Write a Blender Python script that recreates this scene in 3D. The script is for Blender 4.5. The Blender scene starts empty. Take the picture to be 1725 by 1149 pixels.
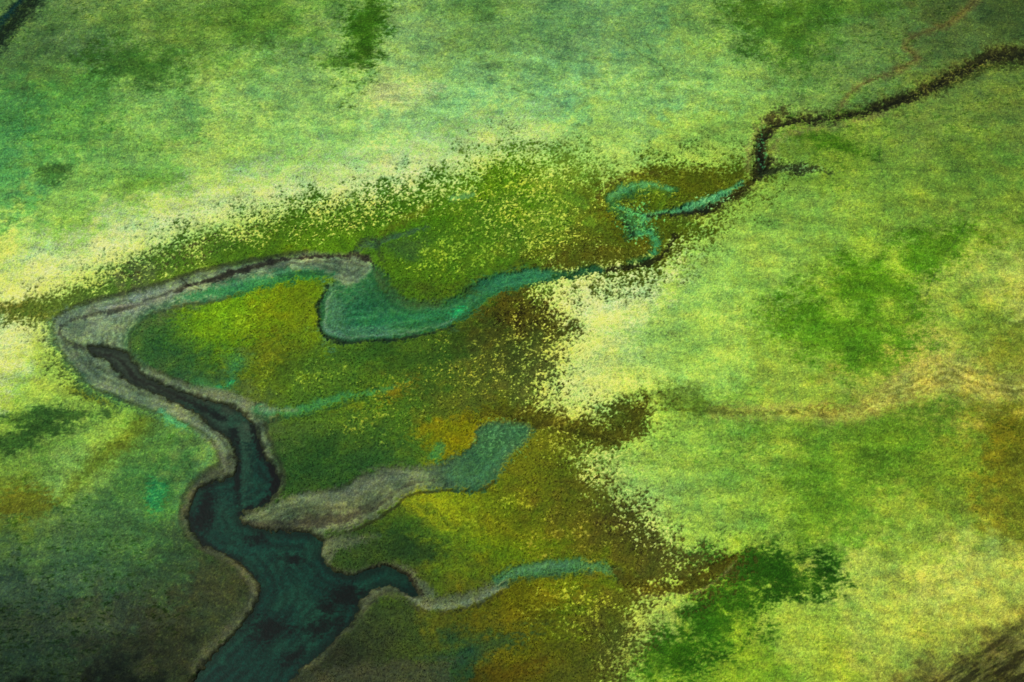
import bpy, math, numpy as np
F=np.float32
rng=np.random.default_rng(7)
# ------------------------------------------------------------------ camera / image pixel frame
PITCH=math.radians(52); LENS=85.0; MPP=0.2
FP=LENS/36*1725; D=FP*MPP; S=math.sin(PITCH); C=math.cos(PITCH)
def to_pixel(x,y):
    """ground metres -> image pixel coordinates, as seen by the camera"""
    dep=np.maximum(D+y*C,150)
    return (862.5+FP*x/dep).astype(F),(574.5-FP*y*S/dep).astype(F)
def to_world(u,v):
    q=(574.5-v)/FP
    y=q*D/(S-q*C)
    x=(u-862.5)/FP*(D+y*C)
    return x,y
# ------------------------------------------------------------------ noise
TAB=rng.random((1024,1024)).astype(F)
def vn(x,y):
    xf=np.floor(x); yf=np.floor(y)
    fx=x-xf; fy=y-yf
    fx=fx*fx*(3-2*fx); fy=fy*fy*(3-2*fy)
    xi=xf.astype(np.int32)&1023; yi=yf.astype(np.int32)&1023
    x1=(xi+1)&1023; y1=(yi+1)&1023
    a=TAB[yi,xi]; b=TAB[yi,x1]; c=TAB[y1,xi]; d=TAB[y1,x1]
    a=a+(b-a)*fx; c=c+(d-c)*fx
    return a+(c-a)*fy
def fbm(x,y,scale,octv=3,seed=0,amp0=.55):
    r=np.zeros_like(x,dtype=F); amp=1.0; tot=0; s=1.0/scale; ang=0.6+seed
    for o in range(octv):
        ca,sa=math.cos(ang),math.sin(ang)
        r+=F(amp)*(vn(((x*ca-y*sa)*s+seed*37.3+o*11.7+300).astype(F),((x*sa+y*ca)*s+seed*91.1+o*5.3+300).astype(F))-F(.5))
        tot+=amp*amp*0.045; amp*=amp0; s*=2.03; ang+=0.9
    return r/F(math.sqrt(tot))
def sst(a,b,x):
    t=np.clip((x-a)/(b-a),0,1); return t*t*(3-2*t)
# ------------------------------------------------------------------ ground grid
def axis(lo,hi,n,far,k=46):
    core=np.linspace(lo,hi,n); st=core[1]-core[0]
    def out(L):
        a,b=1.0001,2.0
        for _ in range(60):
            m=(a+b)/2
            if st*(m**(k+1)-m)/(m-1)>L: b=m
            else: a=m
        return np.cumsum(st*m**np.arange(1,k+1))
    return np.concatenate([lo-out(far)[::-1],core,hi+out(far)])
xs=axis(-200,200,1560,9000); ys=axis(-160,180,1080,9000)
nx,ny=len(xs),len(ys)
X,Y=np.meshgrid(xs,ys); X=X.ravel().astype(F); Y=Y.ravel().astype(F); N=len(X)
U0,V0=to_pixel(X,Y)  # image pixel of each vertex; shapes below are given in image pixels
n1=fbm(X,Y,22,3,1); n2=fbm(X,Y,22,3,2); n3=fbm(X,Y,3.2,3,3); n4=fbm(X,Y,3.2,3,4)
nf=fbm(X,Y,0.62,2,5); nm=fbm(X,Y,2.0,3,6,.7); nl=fbm(X,Y,9,5,7,.62); nb=fbm(X,Y,45,3,8); nf2=fbm(X,Y,0.6,2,9)
nst=fbm(X*.4,Y,0.62,2,0,.7)
nstr=fbm(X*.3+Y*.12,Y,3.0,4,0,.7)
wh=rng.standard_normal(N).astype(F)
U=U0+1.1*n3+1.6*n1; V=V0+0.9*n4+1.2*n2
UB=U0+16*n1+14*n3; VB=V0+12*n2+12*n4
# ------------------------------------------------------------------ helpers
def smooth(P,sub=4,closed=False):
    P=np.array(P,float); n=len(P); out=[]
    rngi=range(n) if closed else range(n-1)
    for i in rngi:
        p0=P[(i-1)%n] if closed or i>0 else 2*P[0]-P[1]
        p1=P[i]; p2=P[(i+1)%n]
        p3=P[(i+2)%n] if closed or i<n-2 else 2*P[n-1]-P[n-2]
        for k in range(sub):
            t=k/sub
            out.append(.5*((2*p1)+(-p0+p2)*t+(2*p0-5*p1+4*p2-p3)*t*t+(-p0+3*p1-3*p2+p3)*t**3))
    if not closed: out.append(P[-1])
    return np.array(out)
def region(pts,m,uu,vv):
    return np.nonzero((uu>pts[:,0].min()-m)&(uu<pts[:,0].max()+m)&(vv>pts[:,1].min()-m)&(vv<pts[:,1].max()+m))[0]
def line_sd(pts,m,uu=None,vv=None):
    uu=U if uu is None else uu; vv=V if vv is None else vv
    P=smooth(pts,4); idx=region(P,m+P[:,2].max(),uu,vv); u=uu[idx]; v=vv[idx]
    best=np.full(len(idx),1e6,F)
    for a,b in zip(P[:-1],P[1:]):
        d=b[:2]-a[:2]; L=max(d@d,1e-6)
        t=np.clip(((u-a[0])*d[0]+(v-a[1])*d[1])/L,0,1)
        dist=np.sqrt((u-a[0]-t*d[0])**2+(v-a[1]-t*d[1])**2)-(a[2]+(b[2]-a[2])*t)
        np.minimum(best,dist,out=best)
    return idx,best
def poly_sd(pts,m,uu=None,vv=None,sub=3):
    uu=U if uu is None else uu; vv=V if vv is None else vv
    P=smooth(pts,sub,True); idx=region(P,m,uu,vv); u=uu[idx]; v=vv[idx]
    best=np.full(len(idx),1e12,F); ins=np.zeros(len(idx),bool)
    for i in range(len(P)):
        a=P[i]; b=P[(i+1)%len(P)]; d=b-a; L=max(d@d,1e-6)
        t=np.clip(((u-a[0])*d[0]+(v-a[1])*d[1])/L,0,1)
        np.minimum(best,(u-a[0]-t*d[0])**2+(v-a[1]-t*d[1])**2,out=best)
        if a[1]!=b[1]:
            c=((a[1]>v)!=(b[1]>v))&(u<(b[0]-a[0])*(v-a[1])/(b[1]-a[1])+a[0]); ins^=c
    best=np.sqrt(best); return idx,np.where(ins,-best,best)
def paint(idx,mask,col):
    m=mask[:,None].astype(F); COL[idx]=COL[idx]*(1-m)+np.array(col,F)*m
def edge_noise(idx,ns): return ns*(.30*nm[idx]+.28*nf[idx]+.18*nl[idx])
def stroke(pts,col,soft=4,a=1.0,ns=0.0,depth=0):
    idx,sd=line_sd(pts,soft+3*ns+6)
    if ns: sd=sd+edge_noise(idx,ns)
    m=(1-sst(-soft,soft,sd))*a
    paint(idx,m,col)
    if depth: Z[idx]-=depth*m
def area(pts,col,soft=4,a=1.0,ns=0.0,depth=0):
    idx,sd=poly_sd(pts,soft+3*ns+6)
    if ns: sd=sd+edge_noise(idx,ns)
    m=(1-sst(-soft,soft,sd))*a
    paint(idx,m,col)
    if depth: Z[idx]-=depth*m
def patch(x,y,rx,ry,ang,col,a=1.0,k=.28,soft=.7,fine=.42):
    R=max(rx,ry)*2.4
    idx=np.nonzero((abs(U0-x)<R)&(abs(V0-y)<R))[0]
    ca,sa=math.cos(math.radians(ang)),math.sin(math.radians(ang))
    du=U0[idx]-x; dv=V0[idx]-y
    r0=np.sqrt(((du*ca+dv*sa)/rx)**2+((-du*sa+dv*ca)/ry)**2)
    r=r0+k*nl[idx]+fine*(.6*nst[idx]+.5*nf2[idx])*np.clip(r0,.3,1)+.14*nm[idx]
    fall=1-sst(1.5,2.3,r0)
    paint(idx,(1-sst(1-soft,1+soft,r))*a*fall,col)
def field(ctrl,s=46):
    c=np.array(ctrl,float); num=np.zeros((N,3),F); den=np.zeros(N,F)
    for x,y,r,g,b in c:
        w=1/(((UB-x)**2+(VB-y)**2+s*s)/1e4)**2.6
        den+=w; num+=w[:,None]*np.array([r,g,b],F)
    return num/den[:,None]
# ------------------------------------------------------------------ meadow colours
meadow=[(50,60,90,126,72),(120,20,96,132,82),(200,50,114,150,82),(330,50,116,154,76),(450,30,104,150,66),(470,110,134,176,98),
(700,80,140,182,108),(800,40,118,162,90),(900,60,116,162,96),(1000,80,124,170,106),(1100,50,116,164,98),(1200,80,132,172,86),
(1400,50,104,146,66),(1500,40,94,128,66),(1600,20,72,96,50),(1700,20,64,88,46),(1620,80,92,118,62),
(20,180,80,144,76),(100,200,104,164,78),(250,200,134,186,98),(400,180,150,198,108),(540,180,156,204,114),(660,155,178,215,128),
(800,180,152,208,130),(950,150,144,204,130),(1100,180,154,206,120),(1200,150,152,200,106),(1350,150,128,166,82),(1450,110,108,146,78),
(1600,200,118,148,66),(1700,180,112,140,60),(10,300,100,170,92),(90,350,142,192,92),(250,280,138,190,90),(400,260,156,200,104),
(500,250,162,212,114),(650,230,167,217,130),(800,230,164,212,126),(1000,220,170,212,106),(1150,240,167,206,92),(1230,220,152,190,84),
(20,450,208,238,124),(200,400,205,232,125),(10,560,212,236,132),(60,640,170,204,86),(350,340,190,226,120),(500,315,200,235,130),(700,285,215,245,150),(850,245,192,228,120),
(1400,260,118,154,52),(1500,300,128,166,62),(1650,280,108,146,54),(1300,340,142,184,76),(1200,380,169,206,88),(1400,350,148,188,76),
(1600,350,130,166,60),(1700,380,124,156,54),(1300,420,168,206,88),(1150,450,178,216,98),(1480,430,142,182,62),(1230,520,173,215,98),
(1650,430,168,194,82),(1710,470,184,200,96),(1620,520,162,190,74),(1690,570,136,152,52),(1200,600,168,210,92),(1100,560,180,220,104),
(1300,500,163,205,82),(1400,560,138,182,58),(1600,600,188,192,86),(1500,640,172,186,76),(1350,660,158,186,70),(1700,650,184,178,80),
(1700,740,118,122,28),(1250,760,132,176,68),(1150,770,142,184,74),(1100,820,160,200,92),(1500,740,112,150,42),(1400,850,116,160,46),(1620,780,120,150,44),
(1700,850,138,142,38),(1200,860,152,192,80),(1550,880,148,176,60),(1300,880,145,184,68),(1450,960,180,204,88),(1600,950,197,212,98),
(1710,950,188,198,86),(1500,1050,186,204,82),(1330,1060,170,198,72),(1600,1060,172,186,74),(1400,1130,160,184,58),(1720,1140,70,68,34),
(1640,1130,104,102,46),(1090,1040,165,195,88),(1040,490,218,244,142),(1000,620,208,235,118),(1250,1130,134,172,44),(1250,1000,130,168,44),
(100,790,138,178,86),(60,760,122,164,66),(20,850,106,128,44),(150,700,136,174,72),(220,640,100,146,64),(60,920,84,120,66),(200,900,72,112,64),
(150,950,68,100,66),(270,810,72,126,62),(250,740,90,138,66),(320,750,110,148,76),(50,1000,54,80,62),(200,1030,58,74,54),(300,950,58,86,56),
(100,1080,46,66,48),(300,1080,50,58,40),(20,1185,10,14,12),(200,1165,26,34,28),(400,1010,58,68,44),(30,1090,40,60,46)]  # bottom-left entries darken to near black: light falloff painted into the ground colour
marsh=[(60,500,110,130,45),(200,460,92,128,42),(330,425,94,132,36),(450,385,86,126,28),(550,370,90,134,24),(700,345,82,130,20),(850,290,102,148,20),
(960,290,120,158,46),(800,350,92,138,28),(900,370,124,164,42),(800,430,92,134,28),(740,470,78,122,24),(700,400,80,124,30),(900,430,98,124,28),(970,420,92,108,28),
(1150,300,86,114,18),(1190,380,106,120,22),(1050,400,90,104,18),(870,530,78,78,22),(850,590,80,92,34),(920,520,88,86,26),(920,640,100,110,44),(1000,700,90,96,26),
(380,550,116,156,24),(480,500,126,150,20),(500,580,106,134,28),(330,620,66,110,44),(260,570,56,102,50),(440,620,104,128,30),(600,600,82,120,38),(700,600,72,104,34),
(560,650,86,126,40),(650,700,92,130,34),(750,660,90,110,34),(800,630,84,102,38),(560,740,74,110,38),(780,735,136,132,16),(680,740,78,116,38),(640,770,64,100,40),
(520,780,56,92,40),(500,840,56,86,38),(900,770,110,120,26),(950,820,102,106,28),(1000,780,112,124,36),(850,870,114,130,22),(750,850,144,160,28),(950,900,102,104,26),
(1050,870,90,90,30),(1120,930,92,94,34),(1180,960,88,90,28),(760,920,92,120,30),(690,890,78,104,34),(620,910,56,80,38),(900,925,106,130,22),(680,940,48,74,36),
(950,1010,104,128,22),(880,1015,116,112,18),(1000,1060,100,106,28),(870,1070,102,102,20),(1040,1100,90,98,34),(760,1040,86,96,30),(690,1060,60,80,38),(620,1090,54,66,40),
(800,1110,40,76,48),(860,1140,98,80,18),(940,1130,88,94,30),(560,1140,48,54,38),(420,700,86,108,56),(300,650,90,113,62),(250,500,105,118,72)]
marsh_poly=[(20,515),(100,490),(200,452),(330,406),(430,372),(560,345),(680,322),(760,300),(830,270),(900,262),(980,272),(1030,295),(1080,280),(1160,285),(1230,290),(1285,290),(1210,350),
(1140,398),(1100,442),(1000,464),(925,480),(945,510),(955,560),(935,610),(915,675),(1000,705),(1080,670),(1100,715),(1020,755),(975,770),(1020,830),(1100,885),(1160,938),(1240,940),(1205,990),(1110,1008),
(1075,1080),(1050,1150),(1060,1400),(300,1500),(250,1250),(330,1140),(430,1010),(400,950),(320,910),(315,840),(370,790),(340,735),(250,690),(150,655),(105,600),(90,555)]
Z=(0.10*nb+0.05*nl).astype(F)
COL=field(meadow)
bright=[(-60,640,60),(20,530,46),(90,455,38),(200,408,32),(350,352,30),(500,325,30),(650,305,30),(780,268,22),(900,240,14)]
idx,sd=line_sd(bright,90); m=1-sst(-38,42,sd+9*nm[idx]+16*nf[idx]+12*nl[idx]); paint(idx,m*.72,(236,252,178))
patch(1025,490,95,45,-30,(236,252,172),.8); patch(985,620,50,90,15,(225,245,144),.75)
patch(1060,840,110,40,50,(182,210,116),.5); patch(660,155,60,18,-8,(214,228,156),.7)
patch(1100,1040,60,60,20,(170,198,98),.6)
DG=(82,126,34)
for p in [(240,112,72,30,5,(64,112,42),.85),(320,60,90,34,-10,DG,.3),(430,35,70,34,0,DG,.45),(390,110,60,20,0,DG,.35),(615,55,30,84,16,(56,104,18),.95),(565,105,34,12,0,(64,112,28),.7),
 (200,30,110,26,0,DG,.3),(1320,48,66,50,20,(72,120,32),.8),(1390,10,110,16,0,DG,.6),(1270,20,60,22,0,DG,.5),(800,15,60,15,0,DG,.3),
 (1560,430,105,30,-18,(94,146,24),.85),(1455,480,80,40,-10,(92,144,22),.85),(1420,560,110,40,8,(96,150,24),.8),(1505,540,46,55,0,(98,146,28),.65),(1470,615,55,24,0,(98,148,28),.65),
 (1400,242,52,13,15,(70,118,22),.95),(1450,760,145,56,-5,(98,142,32),.5),(1410,860,75,60,0,(98,146,34),.45),(1530,720,75,40,-20,(98,140,34),.5),
 (1130,672,60,20,10,(92,116,30),.55),(1200,690,60,10,5,(94,124,34),.6),(1330,730,60,26,0,(104,148,40),.45),
 (1295,958,95,32,8,(38,84,14),.95),(1200,1045,75,58,-35,(46,96,14),.9),(1125,1108,60,34,-30,(52,102,14),.9),(1350,985,50,16,0,(44,90,14),.8),(1240,1010,42,50,0,(50,96,16),.8),
 (88,290,24,13,0,(76,122,50),.85),(40,705,50,12,-10,(60,98,40),.9),(110,700,34,10,0,(60,98,40),.9),(25,740,50,15,-15,(62,100,40),.9),(70,720,44,9,0,(60,98,40),.9),(185,697,14,6,0,(56,88,40),.9),
 (1700,720,36,60,0,(110,110,26),.7),(1690,590,40,40,0,(120,132,38),.5),(1640,540,30,50,20,(132,164,48),.5),(90,130,60,34,0,DG,.25),(240,310,50,12,-10,DG,.4),(30,100,40,60,20,(64,102,60),.35)]:
    patch(*p)
stroke([(245,705,14),(190,755,18),(150,790,12),(110,840,6)],(102,122,36),16,.8,10)
patch(35,848,42,24,0,(110,112,30),.8)
patch(50,522,55,14,8,(100,98,30),.85)
stroke([(110,655,3),(150,668,7),(200,682,5),(240,690,2)],(112,122,34),6,.8,5)
stroke([(2200,600,20),(1900,640,18),(1725,655,18),(1650,652,17),(1600,628,26),(1540,640,26),(1480,680,17),(1430,700,13),(1350,694,9),(1200,695,4)],(206,196,98),15,.8,7)
for off,c in ((0,(146,130,46)),(11,(166,152,58)),(-12,(150,142,52)),(24,(150,152,56)),(-24,(176,172,74))):
    stroke([(1900,640+off,2),(1725,657+off,2.2),(1650,650+off*1.1,2.2),(1595,630+off*1.2,1.6),(1545,655+off,2.2),(1490,672+off*.8,1.8),(1440,697+off*.5,2),(1390,692+off*.4,1.3),(1310,697,.6)],c,3.2,.7,3)
stroke([(1090,690,3),(1180,692,3),(1280,697,1.5),(1400,690,1)],(90,112,34),5,.7,4)
for t in [[(1030,60),(1110,110),(1175,160)],[(1355,40),(1368,130)],[(1080,60),(1125,130)],[(40,230),(52,110),(90,20)],[(860,150),(900,160)],[(1390,80),(1450,130)],[(1205,310),(1300,290),(1400,288)],[(1400,288),(1500,284),(1640,290)],[(1520,560),(1545,500),(1540,440)],[(1660,330),(1600,420),(1560,500)],[(1480,250),(1490,330),(1475,400)]]:
    stroke([(a,b,.8) for a,b in t],(80,108,50),1.4,.5,.8)
stroke([(1490,1200,14),(1600,1140,18),(1700,1090,22),(1850,1020,30)],(88,86,42),20,.5,14)
idx,sd=line_sd([(1560,1210,50),(1680,1130,50),(1850,1050,60)],60)
w=(1-sst(-40,30,sd)); q=fbm((X[idx]*.83+Y[idx]*.56)*.18,(Y[idx]*.83-X[idx]*.56),1.1,3,2,.7)
paint(idx,w*sst(-.1,1.1,q)*.75,(48,44,26)); paint(idx,w*sst(.3,1.4,-q)*.5,(150,140,78))
# ------------------------------------------------------------------ marsh blend
mf=field(marsh)
idx,sd=poly_sd(marsh_poly,130)
sdn=sd+20*nf[idx]+7*nm[idx]+12*nl[idx]
mk=np.zeros(N,F); mk[idx]=1-sst(-24,24,sdn)
west=np.clip(sst(420,520,U0)+sst(720,660,V0),0,1)
soft=np.zeros(N,F); soft[idx]=1-sst(-30,30,sd+12*nl[idx])
mk=mk*west+soft*(1-west)
COL=COL*(1-mk[:,None])+mf*mk[:,None]
Z-=0.18*mk; Z+=(0.05*nf+0.05*nm)*mk
def speck(x,y,rx,ry,ang,thr,col,a=.9,nz=None):
    ca,sa=math.cos(math.radians(ang)),math.sin(math.radians(ang)); R=max(rx,ry)*1.6
    i=np.nonzero((abs(U0-x)<R)&(abs(V0-y)<R))[0]
    du=U0[i]-x; dv=V0[i]-y; r=np.sqrt(((du*ca+dv*sa)/rx)**2+((-du*sa+dv*ca)/ry)**2)
    w=1-sst(.4,1.4,r); q=(nf if nz is None else nz)[i]+.35*nm[i]+.2*nl[i]
    paint(i,sst(thr-.1,thr+.8,q-(1-w)*2.5)*a,col)
YL=(200,215,104)
for p in [(560,365,190,40,-10,.9,YL),(880,370,130,80,0,.4,(190,210,94)),(760,420,120,60,0,.9,(150,185,64)),(450,390,160,30,-15,1.0,YL),(850,300,60,40,0,1.1,(175,200,64)),
 (900,600,90,110,10,.7,(200,210,98)),(800,600,120,80,0,1.2,(170,180,74)),(1010,790,50,60,30,.4,(208,222,130)),(1080,880,120,45,45,.8,(208,218,130)),(960,740,90,50,0,1.1,(170,175,68)),
 (950,900,120,80,0,1.3,(162,154,64)),(950,1030,110,60,0,.9,(165,180,64)),(380,540,90,50,-10,1.0,(150,192,46)),(850,870,120,60,0,1.2,(165,175,54)),(1040,1090,60,60,0,.9,(150,160,74)),
 (700,660,120,60,0,1.3,(150,165,64)),(250,450,160,30,-18,1.1,(190,210,104)),(1150,330,100,50,0,1.2,(150,170,54)),(640,720,120,50,0,1.4,(140,160,64)),(500,620,120,60,0,1.4,(150,180,70))]:
    speck(*p)
for p in [(870,530,80,45,0,.4,(50,42,16)),(920,640,60,60,0,.8,(64,60,24)),(1050,880,110,45,40,.6,(68,58,26)),(950,820,100,80,0,.9,(76,74,22)),(560,360,200,40,-8,.6,(56,86,20)),(850,290,90,30,0,.6,(64,102,12)),
 (750,500,120,60,0,.8,(56,88,24)),(1150,300,90,40,0,.7,(72,80,16)),(950,430,120,40,-10,.6,(70,72,20)),(300,430,160,30,-18,.5,(76,80,42)),(1000,730,90,30,0,.5,(68,66,16)),(440,600,150,60,0,.9,(60,90,32)),(1010,1080,70,80,0,.8,(66,66,24)),(880,370,140,80,0,.7,(62,100,20)),(600,660,160,50,0,.9,(50,86,30)),(480,540,100,50,0,1.0,(92,108,22))]:
    speck(*p,nz=nf2)
for p in [(785,735,46,28,-25,(158,138,12),.85),(735,725,34,16,-20,(140,142,20),.65),(665,658,32,12,-35,(132,120,22),.75),(600,685,40,10,-10,(122,138,28),.5),(890,1010,80,20,-12,(122,110,16),.7),(840,1045,70,20,0,(112,102,20),.5),
  (860,1138,60,14,-20,(110,80,16),.75),(750,850,70,24,15,(150,168,28),.65),(340,545,54,30,-20,(124,172,28),.6),(470,520,60,32,-20,(132,150,20),.6),(460,600,40,28,0,(122,128,26),.5),(830,915,90,16,12,(118,146,22),.6),
  (380,520,60,20,-10,(118,166,24),.5),(690,1000,60,14,-10,(92,116,28),.4),(860,890,80,22,10,(120,122,22),.5),
  (280,600,40,34,20,(46,88,52),.5),(340,640,50,16,0,(56,100,60),.5),(400,605,24,14,0,(84,140,84),.45),(540,620,60,20,0,(62,104,40),.45),(620,600,60,16,-10,(56,100,34),.5),(680,610,50,14,0,(54,92,32),.5),
  (560,790,60,20,0,(40,84,42),.5),(620,770,50,14,0,(44,90,48),.5),(520,720,40,14,0,(96,120,50),.4),(740,900,60,16,10,(60,110,40),.4),(700,560,70,12,0,(60,90,30),.5),(800,560,60,20,0,(64,76,26),.5)]:
    patch(*p)
# ------------------------------------------------------------------ far stream
far=[(2300,40,16),(1950,90,15),(1725,92,11),(1670,94,10),(1625,115,8),(1570,146,8),(1520,170,7),(1460,190,5),(1400,198,4),(1350,200,5),(1312,210,7),(1292,225,9),(1282,250,11),(1286,278,10),(1272,300,7),(1240,325,5),(1190,349,4),(1130,354,3)]
stroke([(a,b,c+9) for a,b,c in far],(94,104,44),11,.65,10,depth=.2)
stroke([(1760,108,5),(1680,108,6),(1620,132,5),(1560,160,4)],(52,66,24),6,.7,8)
stroke([(1300,195,3),(1275,220,3),(1262,250,3),(1262,285,3)],(190,185,104),6,.6,4)
stroke([(1500,190,5),(1420,212,3),(1340,222,4),(1310,240,3),(1305,270,3)],(150,150,84),6,.5,4)
stroke(far,(44,44,24),5,.88,7,depth=.5)
stroke([(a,b+1,max(c-8,.6)) for a,b,c in far],(20,24,16),3,.75,4)
stroke([(1322,188,4),(1308,188,7),(1296,202,9)],(64,64,30),7,.8,7)
stroke([(1285,292,4),(1320,283,5),(1360,283,5),(1400,286,2)],(48,58,32),4,.85,6,depth=.2)
speck(1345,283,60,12,0,.5,(110,155,100),.8); speck(1283,255,12,45,0,.4,(60,130,90),.8); speck(1340,240,50,40,0,1.0,(70,104,30)); speck(1600,135,120,20,-25,.6,(110,110,52),.7)
stroke([(1700,-60,7),(1640,8,7),(1600,38,7),(1548,58,6),(1525,80,7),(1546,98,6),(1515,120,6),(1462,138,5),(1432,160,4),(1412,186,3)],(122,112,60),7,.7,4,depth=.1)
stroke([(1640,8,1.6),(1600,38,1.6),(1548,58,2),(1527,80,2),(1543,98,2),(1512,119,1.6),(1462,138,1.5),(1432,160,1.5)],(84,72,38),2.5,.55,2)
stroke([(-200,300,22),(-60,130,18),(0,60,16),(50,0,14),(120,-90,18)],(22,36,26),14,.92,8,depth=.6)
stroke([(-120,160,4),(0,38,4),(30,4,3),(80,-60,4)],(12,50,56),4,.85,2)
# ------------------------------------------------------------------ teal oxbow & middle creek
BR=(98,104,18)
stroke([(1260,300,8),(1200,310,24),(1140,305,26),(1080,300,18),(1030,318,14),(1022,350,12),(1050,390,18),(1100,400,26),(1110,425,16)],BR,12,.75,10)
stroke([(1130,420,8),(1060,425,14),(1000,430,16),(940,445,10)],(94,96,24),12,.7,8)
stroke([(1012,350,2),(1008,330,3),(1030,308,3),(1070,292,3),(1120,292,2)],(84,82,28),4,.7,5)
stroke([(1255,305,2),(1225,322,5),(1190,338,6),(1150,350,5),(1110,356,4),(1085,362,6)],(100,186,122),3,.92,4,depth=.2)
stroke([(1132,320,8),(1095,312,8),(1055,318,10),(1028,335,10),(1040,354,9),(1062,372,9),(1058,392,6),(1090,384,8),(1104,402,8),(1096,428,6),(1060,438,4)],(54,116,62),6,.82,7,depth=.25)
stroke([(1128,316,4),(1095,308,5),(1055,314,5),(1030,328,4)],(104,182,112),4,.8,5)
stroke([(1035,345,3),(1055,352,5),(1082,366,5),(1068,385,3),(1095,390,3),(1106,405,3),(1098,425,3)],(82,182,118),3.5,.75,6)
stroke([(1100,318,6),(1120,330,7),(1110,345,3)],(92,126,28),5,.8,4)
speck(1080,375,45,40,0,.5,(96,196,130),.8); speck(1190,340,70,16,-20,.6,(136,208,152),.8); speck(1070,360,60,50,0,.9,(36,66,34),.8,nf2)
stroke([(1046,368,2),(1062,385,4),(1055,402,3)],(28,60,42),4,.75,4)
stroke([(1190,354,3),(1140,358,3),(1090,360,2)],(36,42,24),3,.85,4)
stroke([(1135,398,4),(1122,420,4),(1095,438,4),(1040,448,3),(960,464,3),(915,474,3)],(44,44,20),3,.88,5,depth=.15)
basin=[(560,452),(590,438),(628,438),(650,455),(662,482),(690,502),(735,508),(775,496),(815,475),(860,458),(910,452),(960,455),(1010,448),(1012,456),(960,467),(905,478),(850,490),(812,512),(775,540),(705,562),(620,572),(560,571),(538,555),(537,515),(552,485),(572,470)]
area(basin,(48,104,64),4,.95,6,depth=.45)
stroke([(590,455,18),(600,490,26),(620,530,26),(690,535,15),(750,525,12),(800,500,10),(860,475,7),(930,462,3)],(54,130,82),14,.8,12)
idx,sd=poly_sd(basin,10); q=np.sin(sd*.45+1.1*nl[idx]+.6*n1[idx]); ins=(1-sst(-4,2,sd))
paint(idx,ins*sst(.3,1,q)*.28,(110,168,122)); paint(idx,ins*sst(.3,1,-q)*.30,(34,80,48)); paint(idx,ins*sst(.3,1.6,nl[idx]+.4*nm[idx])*.35,(34,90,56))
stroke([(640,455,8),(652,485,8),(690,510,7),(740,512,6)],(76,96,48),8,.6,7)
patch(585,470,26,22,0,(116,150,108),.7); patch(560,520,14,46,5,(98,150,112),.6); patch(640,555,80,7,0,(98,150,116),.5); patch(772,522,14,8,-20,(38,190,120),.9); patch(700,532,70,10,-4,(46,134,86),.5)
patch(640,500,50,20,20,(40,98,58),.5); patch(870,468,50,10,-8,(66,146,98),.6); patch(800,492,30,12,-20,(40,106,70),.5)
patch(720,485,60,12,5,(68,88,28),.6); patch(690,420,26,16,0,(68,104,56),.6)
stroke([(600,420,3),(630,408,7),(665,398,4),(720,380,2)],(74,108,84),6,.7,6); stroke([(600,412,3),(632,402,3),(650,440,2)],(48,66,42),4,.6,4)
stroke([(760,332,5),(800,326,4)],(110,176,114),4,.7,5); stroke([(720,345,5),(680,370,5),(640,395,5)],(112,118,32),8,.5,7)
stroke([(556,480,1.5),(541,505,2),(536,545,3),(556,568,3),(610,573,2.2),(690,566,2.2),(760,548,2)],(32,48,32),2.5,.8,2)
stroke([(562,492,1),(551,520,2),(548,545,2.5),(562,560,2),(610,564,1.2),(690,556,1),(760,538,1)],(144,178,146),2.5,.5,1)
# ------------------------------------------------------------------ mud flats
mudA=[(88,548),(100,532),(140,512),(200,494),(300,470),(350,453),(430,436),(520,425),(600,425),(632,438),(622,462),(590,478),(566,470),(540,460),(500,460),(440,478),(375,503),(300,513),(250,530),(219,556),(212,582),(228,608),(290,636),(350,658),(400,674),(450,688),(468,702),(446,712),(458,750),(478,798),(470,832),(430,862),(408,885),(470,905),(560,905),(545,935),(575,965),
 (640,950),(700,985),(700,1010),(650,1000),(600,1050),(540,1110),(470,1200),(440,1500),(260,1500),(300,1200),(360,1095),(405,1035),(418,990),(395,955),(345,925),(308,893),(306,845),(335,800),(372,778),(365,752),(330,722),(280,700),(215,676),(150,648),(112,608),(92,575)]
idx,sd=poly_sd(mudA,40)
m=1-sst(-6,6,sd+1.5*nm[idx]); edge=(1-sst(1,5,abs(sd-1)))
tw=sst(560,900,V0[idx])[:,None]
mc=np.array((120,142,110),F)*(1-tw)+np.array((86,94,68),F)*tw
band=(0.5+0.5*np.sin(sd*0.55+0.9*nl[idx]+1.0*n1[idx]))[:,None]; mc=mc*(0.84+.2*band)*(1+.08*nl[idx]+.05*nm[idx])[:,None]
COL[idx]=COL[idx]*(1-m[:,None])+mc*m[:,None]
Z[idx]=Z[idx]*(1-.7*m)-.45*m
paint(idx,edge*.55*(U0[idx]<520),(54,60,40))
patch(150,545,60,22,-10,(146,166,134),.6); patch(230,515,80,10,-10,(158,170,148),.7); patch(125,560,18,30,20,(98,120,90),.5); patch(280,490,50,8,-10,(160,168,150),.6)
stroke([(120,600,3),(160,640,4),(215,662,4),(290,690,5),(345,722,5),(378,760,5)],(138,156,122),6,.65,4)
stroke([(225,600,3),(262,628,4),(330,655,4),(395,680,4),(440,700,4)],(124,134,102),5,.6,4)
stroke([(84,545,3),(88,575,4),(104,605,4),(140,645,4),(200,680,5),(260,697,6),(300,712,5),(345,745,5),(352,770,6),(330,795,5),(300,835,5),(298,880,3)],(96,158,96),9,.5,5)
stroke([(270,690,4),(285,708,7),(310,720,5)],(94,188,126),5,.7,5)
stroke([(560,464,3),(510,462,8),(450,473,10),(400,484,13),(350,493,8),(300,503,4)],(60,150,84),8,.82,8)
stroke([(500,470,1.5),(440,484,2),(390,494,2)],(42,110,62),4,.5,5)
stroke([(520,452,1),(450,464,1.5),(380,480,1.5)],(120,170,124),3,.45,3)
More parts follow.
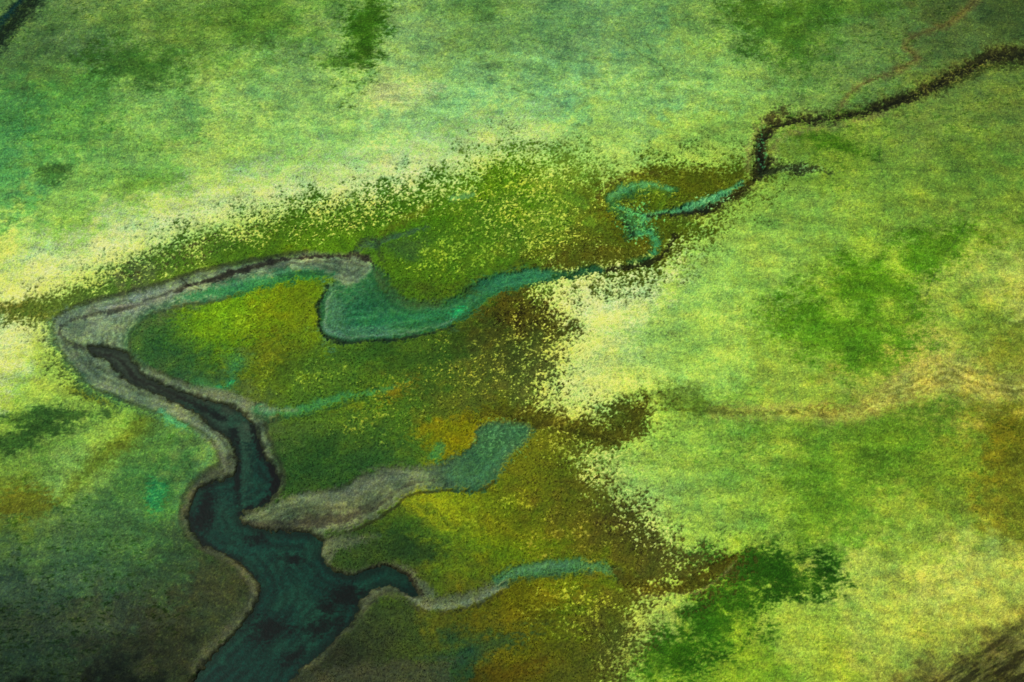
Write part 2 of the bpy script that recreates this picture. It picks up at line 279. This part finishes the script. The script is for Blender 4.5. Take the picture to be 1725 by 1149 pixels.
stroke([(560,464,3),(520,460,3),(470,468,2)],(38,74,44),3,.5,2)
stroke([(300,506,4),(250,525,5),(215,560,7),(208,585,5),(240,612,4)],(48,96,56),8,.6,6)
stroke([(330,640,5),(370,655,6),(392,640,7),(398,615,5),(405,600,3)],(72,142,80),8,.65,8)
stroke([(330,650,3),(370,662,6),(420,680,7),(460,690,5)],(148,158,128),5,.6,4)
stroke([(395,642,2),(380,652,2),(368,652,1)],(50,196,124),3,.6,4)
stroke([(430,690,5),(480,695,7),(530,682,6),(590,668,5),(650,658,3),(690,640,1)],(76,154,86),6,.8,7,depth=.15)
stroke([(430,700,3),(480,702,3),(540,692,2),(600,676,2)],(44,80,42),4,.6,4)
stroke([(440,690,3),(480,690,3),(500,688,2)],(150,165,128),4,.6,2)
stroke([(635,452,2),(628,436,3),(600,427,4),(560,428,3.5),(500,434,3),(440,444,4),(390,458,5),(345,472,3),(300,490,1.5)],(52,48,40),3,.9,3,depth=.15)
stroke([(618,448,2),(596,438,2),(550,438,2),(480,445,1.5),(420,455,1.5)],(96,102,82),2,.6,1)
stroke([(325,478,2),(260,500,2.5),(200,520,4),(150,530,3),(115,542,2),(100,556,2),(108,572,3),(140,588,3)],(62,64,52),4,.75,3)
stroke([(300,492,1.5),(240,508,1.5),(180,516,1.5)],(168,174,154),3,.6,2)
stroke([(310,470,1),(322,482,1),(340,488,1)],(30,32,26),1.5,.8,.5)
# ------------------------------------------------------------------ second creek
mudB=[(395,880),(430,858),(470,838),(520,826),(580,820),(612,796),(650,786),(700,784),(742,782),(775,768),(800,745),(805,718),(830,709),(870,710),(896,722),(880,748),(855,772),(838,802),(805,822),(745,823),(692,831),(665,850),(628,876),(575,893),(520,905),(450,900)]
idx,sd=poly_sd(mudB,30)
mm=1-sst(-6,6,sd+edge_noise(idx,6)); bd=((.84+.2*(.5+.5*np.sin(sd*.5+1.0*nl[idx])))*(1+.07*nl[idx]))[:,None]
mc=np.array((106,120,88),F)*bd; COL[idx]=COL[idx]*(1-mm[:,None])+mc*mm[:,None]; Z[idx]-=.3*mm
paint(idx,(1-sst(1,4,abs(sd-3)))*.65*sst(800,815,V0[idx])*sst(560,600,U0[idx]),(40,44,24))
paint(idx,(1-sst(-6,6,sd+edge_noise(idx,12)))*sst(690,800,U0[idx]+8*nl[idx])*.82,(62,116,72))
paint(idx,(1-sst(-6,6,sd))*sst(.2,1.5,nl[idx]+.4*nm[idx])*sst(720,800,U0[idx])*.4,(36,80,50))
stroke([(735,772,5),(742,755,6),(730,770,5)],(70,170,100),6,.6,8); speck(850,740,60,50,0,.6,(94,154,108),.6)
stroke([(755,800,3),(800,806,3),(825,785,3),(850,750,3)],(84,146,102),5,.5,5)
stroke([(410,880,5),(460,885,8),(520,878,11),(580,870,9),(640,850,4)],(76,72,56),7,.8,5)
stroke([(500,838,5),(560,838,7),(620,815,9),(680,802,7),(720,800,5)],(130,142,112),8,.6,4)
stroke([(640,850,3),(662,830,4),(690,815,4),(730,808,3)],(92,90,68),4,.5,3)
stroke([(795,702,6),(850,694,10),(910,704,15),(970,722,15),(1025,738,13),(1058,724,12),(1085,676,5)],(92,88,22),9,.82,10,depth=.15)
stroke([(850,700,2),(910,712,3),(970,730,3),(1030,742,2)],(64,60,18),5,.5,7)
# ------------------------------------------------------------------ third creek
area([(545,905),(600,898),(640,902),(600,915),(565,930),(560,950),(600,962),(650,945),(690,955),(718,985),(745,1003),(800,992),(840,972),(850,985),(800,1015),(750,1027),(705,1022),(660,985),(620,1005),(560,975),(535,935)],(104,114,84),7,.9,6,depth=.25)
stroke([(690,1008,2),(725,1022,4),(775,1018,5),(820,1000,6),(850,980,7)],(138,150,118),4,.7,3)
stroke([(690,1020,2),(740,1032,2),(800,1020,2),(850,998,2)],(56,60,32),4,.6,4)
stroke([(835,975,8),(880,962,12),(940,955,13),(1000,955,12),(1040,968,9)],(76,132,86),6,.88,7,depth=.2)
stroke([(850,972,3),(900,956,3),(960,948,3)],(108,162,114),4,.5,5)
stroke([(840,985,3),(890,974,4),(950,968,4),(1010,968,3)],(58,88,50),4,.5,4)
stroke([(1035,965,8),(1065,982,10),(1110,992,12),(1160,985,12),(1205,962,12),(1238,940,6)],(92,82,20),7,.85,9,depth=.2)
stroke([(1085,1002,1.5),(1130,1003,2),(1175,995,2),(1215,970,2),(1240,945,1)],(165,160,90),3,.6,3)
stroke([(610,968,5),(645,958,9),(680,968,8),(700,990,6),(712,1002,2)],(52,46,38),4,.9,3,depth=.2)
area([(500,1160),(540,1128),(620,1118),(720,1112),(785,1104),(760,1125),(740,1200),(480,1250)],(78,82,60),10,.7,8)
stroke([(700,1110,2),(760,1103,3),(800,1100,3)],(48,80,56),6,.5,4)
stroke([(580,1025,3),(600,1010,5),(650,1000,4),(720,1030,3)],(84,88,64),8,.6,4)
patch(820,1090,60,18,-20,(42,80,56),.6); patch(650,1040,80,14,0,(66,80,44),.4); patch(700,925,70,24,10,(42,70,36),.5); patch(560,760,60,22,0,(54,90,36),.5); patch(560,855,70,10,0,(86,92,62),.3)
stroke([(372,765,5),(388,785,8),(345,808,5),(318,845,4),(312,880,4),(340,915,5),(390,945,7),(425,975,9),(425,1010,9),(390,1060,10),(330,1130,10)],(94,100,76),9,.65,4)
stroke([(330,725,4),(370,760,4),(385,790,3)],(136,146,116),5,.5,3)
# salt rills on the west flat
i=np.nonzero((U0<420)&(V0>820))[0]
rid=1-np.clip(abs(fbm(X[i]+1.5*n3[i],Y[i],7.5,3,3,.6))*5.5,0,1)
wr=np.exp(-(((U0[i]-225)/90)**2+((V0[i]-960)/95)**2))+.35*np.exp(-(((U0[i]-120)/110)**2+((V0[i]-930)/70)**2))
paint(i,rid**1.5*np.clip(wr,0,1)*.62*sst(-1.2,.8,n2[i]+.4*nm[i]),(108,160,92))
patch(262,840,14,24,0,(48,154,88),.75)
for p in [(60,985,90,12,-8,(84,110,80),.4),(150,1045,140,26,-5,(72,80,60),.45),(120,890,70,20,-8,(96,132,78),.35),(300,900,40,24,0,(60,86,56),.4),(230,1090,80,18,0,(44,50,36),.5),(60,1060,60,16,0,(58,76,58),.35),(350,1000,50,26,0,(66,70,48),.4)]:
    patch(*p)
# ------------------------------------------------------------------ river bed
river=[(145,583),(180,583),(205,592),(232,622),(262,642),(310,660),(350,674),(395,690),(424,712),(438,745),(455,778),(470,802),(464,826),(440,850),(404,864),(402,878),(430,890),(480,893),(530,898),(546,906),(538,930),(556,955),(590,968),(620,962),(645,955),(672,960),(695,985),(705,1002),(690,998),(660,980),(632,988),(606,1010),(588,1048),(548,1088),(500,1132),(470,1180),(430,1300),(420,1600),(200,1600),(270,1250),(320,1155),(378,1088),(425,1030),(438,992),(415,955),(370,928),(332,902),(318,872),(326,838),(352,815),(388,802),(404,775),(390,738),(352,712),(330,694),(290,668),(240,648),(205,630),(180,605)]
ridx,rsd=poly_sd(river,60)
sdr=rsd+1.3*nm[ridx]
paint(ridx,(1-sst(0,9,sdr))*.9,(38,42,30))
Z[ridx]-=1.15*(1-sst(-7,7,sdr))
# ------------------------------------------------------------------ whole-sheet texture
ex=np.clip(COL[:,0]-COL[:,1]*.97,0,60)*sst(110,60,COL[:,2])
COL[:,0]-=ex*.6
mead=(1-mk)
dk=sst(-.3,1.2,.4+.5*nb+.45*nl)
fleck=sst(.7,1.7,.9*nst+.45*nm+.3*nf2)*mead*np.clip(1.3-COL[:,1]/220,0.12,1)
COL=COL*(1-fleck[:,None]*dk[:,None]*np.array((.52,.36,.62),F))
hl=(sst(1.0,2.0,nf+.4*nst)*mead*.2*np.clip(COL[:,1]/200,.2,1))[:,None]
COL=COL*(1-hl)+np.array((222,235,150),F)*hl
g=1+.05*nl+.045*nstr*mead+.03*nm+.05*nf+.11*wh
tint=np.stack([1+.03*nl+.02*n3,np.ones(N,F),1-.03*nl-.05*nf],1)
COL=COL*g[:,None]*tint
dist=np.sqrt(X**2+Y**2)
fa=sst(260,500,dist)
gen=np.stack([118+18*n1+8*nl,158+18*n1,72+12*n2],1)*(1+.06*nb)[:,None]
COL=COL*(1-fa[:,None])+gen*fa[:,None]
Z*= (1-.5*fa); Z+=(0.012*nf)
COL=np.clip(COL,4,255)/255
lin=np.where(COL<=.04045,COL/12.92,((COL+.055)/1.055)**2.4)
K=np.array((1.70,1.64,1.95))      # illumination on level ground
ALB=np.clip(lin/K,0.002,.8).astype(F)
# ------------------------------------------------------------------ meshes
def grid_mesh(name,verts,quads,cols,mat):
    me=bpy.data.meshes.new(name); nv=len(verts); nq=len(quads)
    me.vertices.add(nv); me.vertices.foreach_set("co",verts.astype(F).ravel())
    k=quads.shape[1]
    me.loops.add(nq*k); me.loops.foreach_set("vertex_index",quads.astype(np.int32).ravel())
    me.polygons.add(nq); me.polygons.foreach_set("loop_start",np.arange(nq,dtype=np.int32)*k)
    me.update(calc_edges=True)
    at=me.color_attributes.new("soil_colour",'FLOAT_COLOR','POINT')
    at.data.foreach_set("color",np.concatenate([cols,np.ones((nv,1))],1).astype(F).ravel())
    me.polygons.foreach_set("use_smooth",np.ones(nq,bool))
    me.materials.append(mat); ob=bpy.data.objects.new(name,me); bpy.context.scene.collection.objects.link(ob); return ob
def material(name,rough,spec,nscale,namp,bump,bscale):
    m=bpy.data.materials.new(name); m.use_nodes=True; nt=m.node_tree; b=nt.nodes["Principled BSDF"]
    b.inputs["Roughness"].default_value=rough; b.inputs["Specular IOR Level"].default_value=spec
    a=nt.nodes.new("ShaderNodeAttribute"); a.attribute_name="soil_colour"
    tc=nt.nodes.new("ShaderNodeTexCoord")
    n=nt.nodes.new("ShaderNodeTexNoise"); n.inputs["Scale"].default_value=nscale; n.inputs["Detail"].default_value=3; n.inputs["Roughness"].default_value=.75
    nt.links.new(tc.outputs["Object"],n.inputs["Vector"])
    mr=nt.nodes.new("ShaderNodeMapRange"); mr.inputs[1].default_value=.25; mr.inputs[2].default_value=.75; mr.inputs[3].default_value=1-namp; mr.inputs[4].default_value=1+namp
    nt.links.new(n.outputs["Fac"],mr.inputs[0])
    vm=nt.nodes.new("ShaderNodeVectorMath"); vm.operation='SCALE'; nt.links.new(a.outputs["Color"],vm.inputs[0]); nt.links.new(mr.outputs[0],vm.inputs["Scale"])
    nt.links.new(vm.outputs[0],b.inputs["Base Color"])
    n2=nt.nodes.new("ShaderNodeTexNoise"); n2.inputs["Scale"].default_value=bscale; n2.inputs["Detail"].default_value=3
    nt.links.new(tc.outputs["Object"],n2.inputs["Vector"])
    bp=nt.nodes.new("ShaderNodeBump"); bp.inputs["Strength"].default_value=bump; bp.inputs["Distance"].default_value=.1
    nt.links.new(n2.outputs["Fac"],bp.inputs["Height"]); nt.links.new(bp.outputs[0],b.inputs["Normal"])
    return m
ii=np.arange(N).reshape(ny,nx)
Q=np.stack([ii[:-1,:-1],ii[:-1,1:],ii[1:,1:],ii[1:,:-1]],-1).reshape(-1,4)
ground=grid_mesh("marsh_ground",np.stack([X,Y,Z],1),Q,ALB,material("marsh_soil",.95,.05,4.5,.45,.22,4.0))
# water sheet inside the river cut
wm=np.zeros(N,bool); wm[ridx[rsd<9]]=True
ed=np.full(N,-99,F); ed[ridx]=rsd
deep=sst(660,790,V0+10*n1)[:,None]
wc=np.array((52,68,54),F)*(1-deep)+np.array((7,48,42),F)*deep
sh=sst(.0,1.6,nl+.6*n1)[:,None]; wc=wc*(1-.55*sh)+np.array((28,70,54),F)*.55*sh
wc=wc*(1+.14*np.sin(ed*.38+1.2*nl))[:,None]
COLs=COL; COL=wc
for p in [(400,890,44,30,0,(24,66,52),.5),(500,985,40,30,0,(22,68,54),.5),(460,1100,50,30,-30,(20,60,50),.5),(410,790,12,40,0,(50,82,64),.6),(400,720,20,18,30,(58,84,66),.6),(540,1040,34,26,0,(28,70,52),.5),(370,850,18,20,0,(34,74,60),.5),(430,930,36,12,10,(16,66,58),.5)]:
    patch(*p)
for p in [(540,1056,36,14,-10),(492,940,24,10,0),(450,1058,30,20,0),(545,1020,14,8,0),(585,1000,26,16,0),(430,905,14,8,0),(352,690,36,6,25),(345,850,12,30,10),(462,790,8,26,0),(392,725,7,14,0),(400,800,5,40,0),(500,1100,30,10,-30)]:
    patch(*p,(3,16,16),.8)
stroke([(165,590,3),(195,600,3),(220,628,3),(262,648,2),(310,668,2.5),(350,690,3)],(24,28,22),3,.8,2)
stroke([(424,712,2),(438,745,4),(455,778,5),(468,802,6),(460,826,5),(440,846,4),(406,862,3)],(5,14,14),4,.85,7)
stroke([(318,872,3),(334,904,4),(372,930,5),(416,955,5),(438,992,4)],(7,22,20),5,.7,5)
stroke([(210,602,2),(240,628,2),(300,655,2),(380,690,2),(418,720,2)],(74,90,72),4,.5,3)
e=(1-sst(0,7,-ed))[:,None]*.45
wc=COL*(1-e)+np.array((14,24,18),F)*e
COL=COLs
wc=np.clip(wc*(1+.09*wh+.07*nf)[:,None],2,255)/255; wl=((wc+.055)/1.055)**2.4/np.array((1.7,1.64,2.0))
wl=np.maximum(wl-np.array((.0015,.0015,.002)),.0006)
fm=wm[Q].all(1); q=Q[fm]; used,inv=np.unique(q,return_inverse=True)
wz=np.full(len(used),-1.02)
river_ob=grid_mesh("river",np.stack([X[used],Y[used],wz],1),inv.reshape(q.shape),wl[used],material("river_water",.3,.12,1.6,.2,.25,1.4))
# ------------------------------------------------------------------ sedge and grass tufts
T=150000
tu=rng.uniform(-60,1790,T*3); tv=rng.uniform(-50,1200,T*3)
gx,gy=to_world(tu,tv)
ci=np.clip(np.searchsorted(xs,gx),1,nx-1); cj=np.clip(np.searchsorted(ys,gy),1,ny-1); gi=cj*nx+ci
land=np.ones(N,F)
for P in (mudA,mudB,basin,river):
    i_,s_=poly_sd(P,12,sub=2); land[i_]*=sst(1,7,s_)
prob=(0.12+.88*mk)*land*sst(-1.3,1.2,nm+.6*nl)
dark=1-COL[:,1]; prob=prob*(0.35+.65*np.clip(dark*1.6,0,1))
keep=rng.random(T*3)<prob[gi]; gx=gx[keep][:T]; gy=gy[keep][:T]; gi=gi[keep][:T]; T=len(gx)
NB=4; hgt=rng.uniform(.08,.28,T); vs=np.zeros((T,NB,3,3),F)
for b in range(NB):
    an=rng.uniform(0,6.283,T); w=rng.uniform(.06,.13,T); ln=rng.uniform(.08,.24,T)
    px,py=-np.sin(an),np.cos(an); z0=Z[gi]-.03
    vs[:,b,0]=np.stack([gx+px*w,gy+py*w,z0],1); vs[:,b,1]=np.stack([gx-px*w,gy-py*w,z0],1)
    vs[:,b,2]=np.stack([gx+np.cos(an)*ln,gy+np.sin(an)*ln,z0+hgt],1)
tc=ALB[gi]*(rng.uniform(.6,1.5,T)[:,None])*np.array((1.0,1.0,.9))
tc=np.repeat(tc,NB*3,0)
grass=grid_mesh("marsh_grass",vs.reshape(-1,3),np.arange(T*NB*3).reshape(-1,3),tc,material("sedge",.8,.1,1.0,.15,.0,1.0))
# ------------------------------------------------------------------ light, sky, camera
sc=bpy.context.scene
w=bpy.data.worlds.new("World"); sc.world=w; w.use_nodes=True; nt=w.node_tree
sky=nt.nodes.new("ShaderNodeTexSky"); sky.sky_type='NISHITA'; sky.sun_disc=False
EL=math.radians(52); AZ=math.radians(-50)   # sun to the north-west
sky.sun_elevation=EL; sky.sun_rotation=AZ
nt.links.new(sky.outputs[0],nt.nodes["Background"].inputs[0]); nt.nodes["Background"].inputs[1].default_value=.08
from mathutils import Vector
L=bpy.data.lights.new("sun",'SUN'); L.energy=4.6; L.angle=math.radians(.5); L.color=(1,.965,.9)
lo=bpy.data.objects.new("sun",L); sc.collection.objects.link(lo)
dv=Vector((math.sin(AZ)*math.cos(EL),math.cos(AZ)*math.cos(EL),math.sin(EL)))
lo.rotation_euler=dv.to_track_quat('Z','Y').to_euler(); lo.location=dv*300
cd=bpy.data.cameras.new("camera"); cd.lens=LENS; cd.sensor_width=36; cd.clip_end=40000; cd.clip_start=1
co=bpy.data.objects.new("camera",cd); sc.collection.objects.link(co)
co.location=(0,-D*C,D*S); co.rotation_euler=(math.pi/2-PITCH,0,0); sc.camera=co
sc.view_settings.view_transform='Standard'; sc.view_settings.look='None'; sc.view_settings.exposure=0
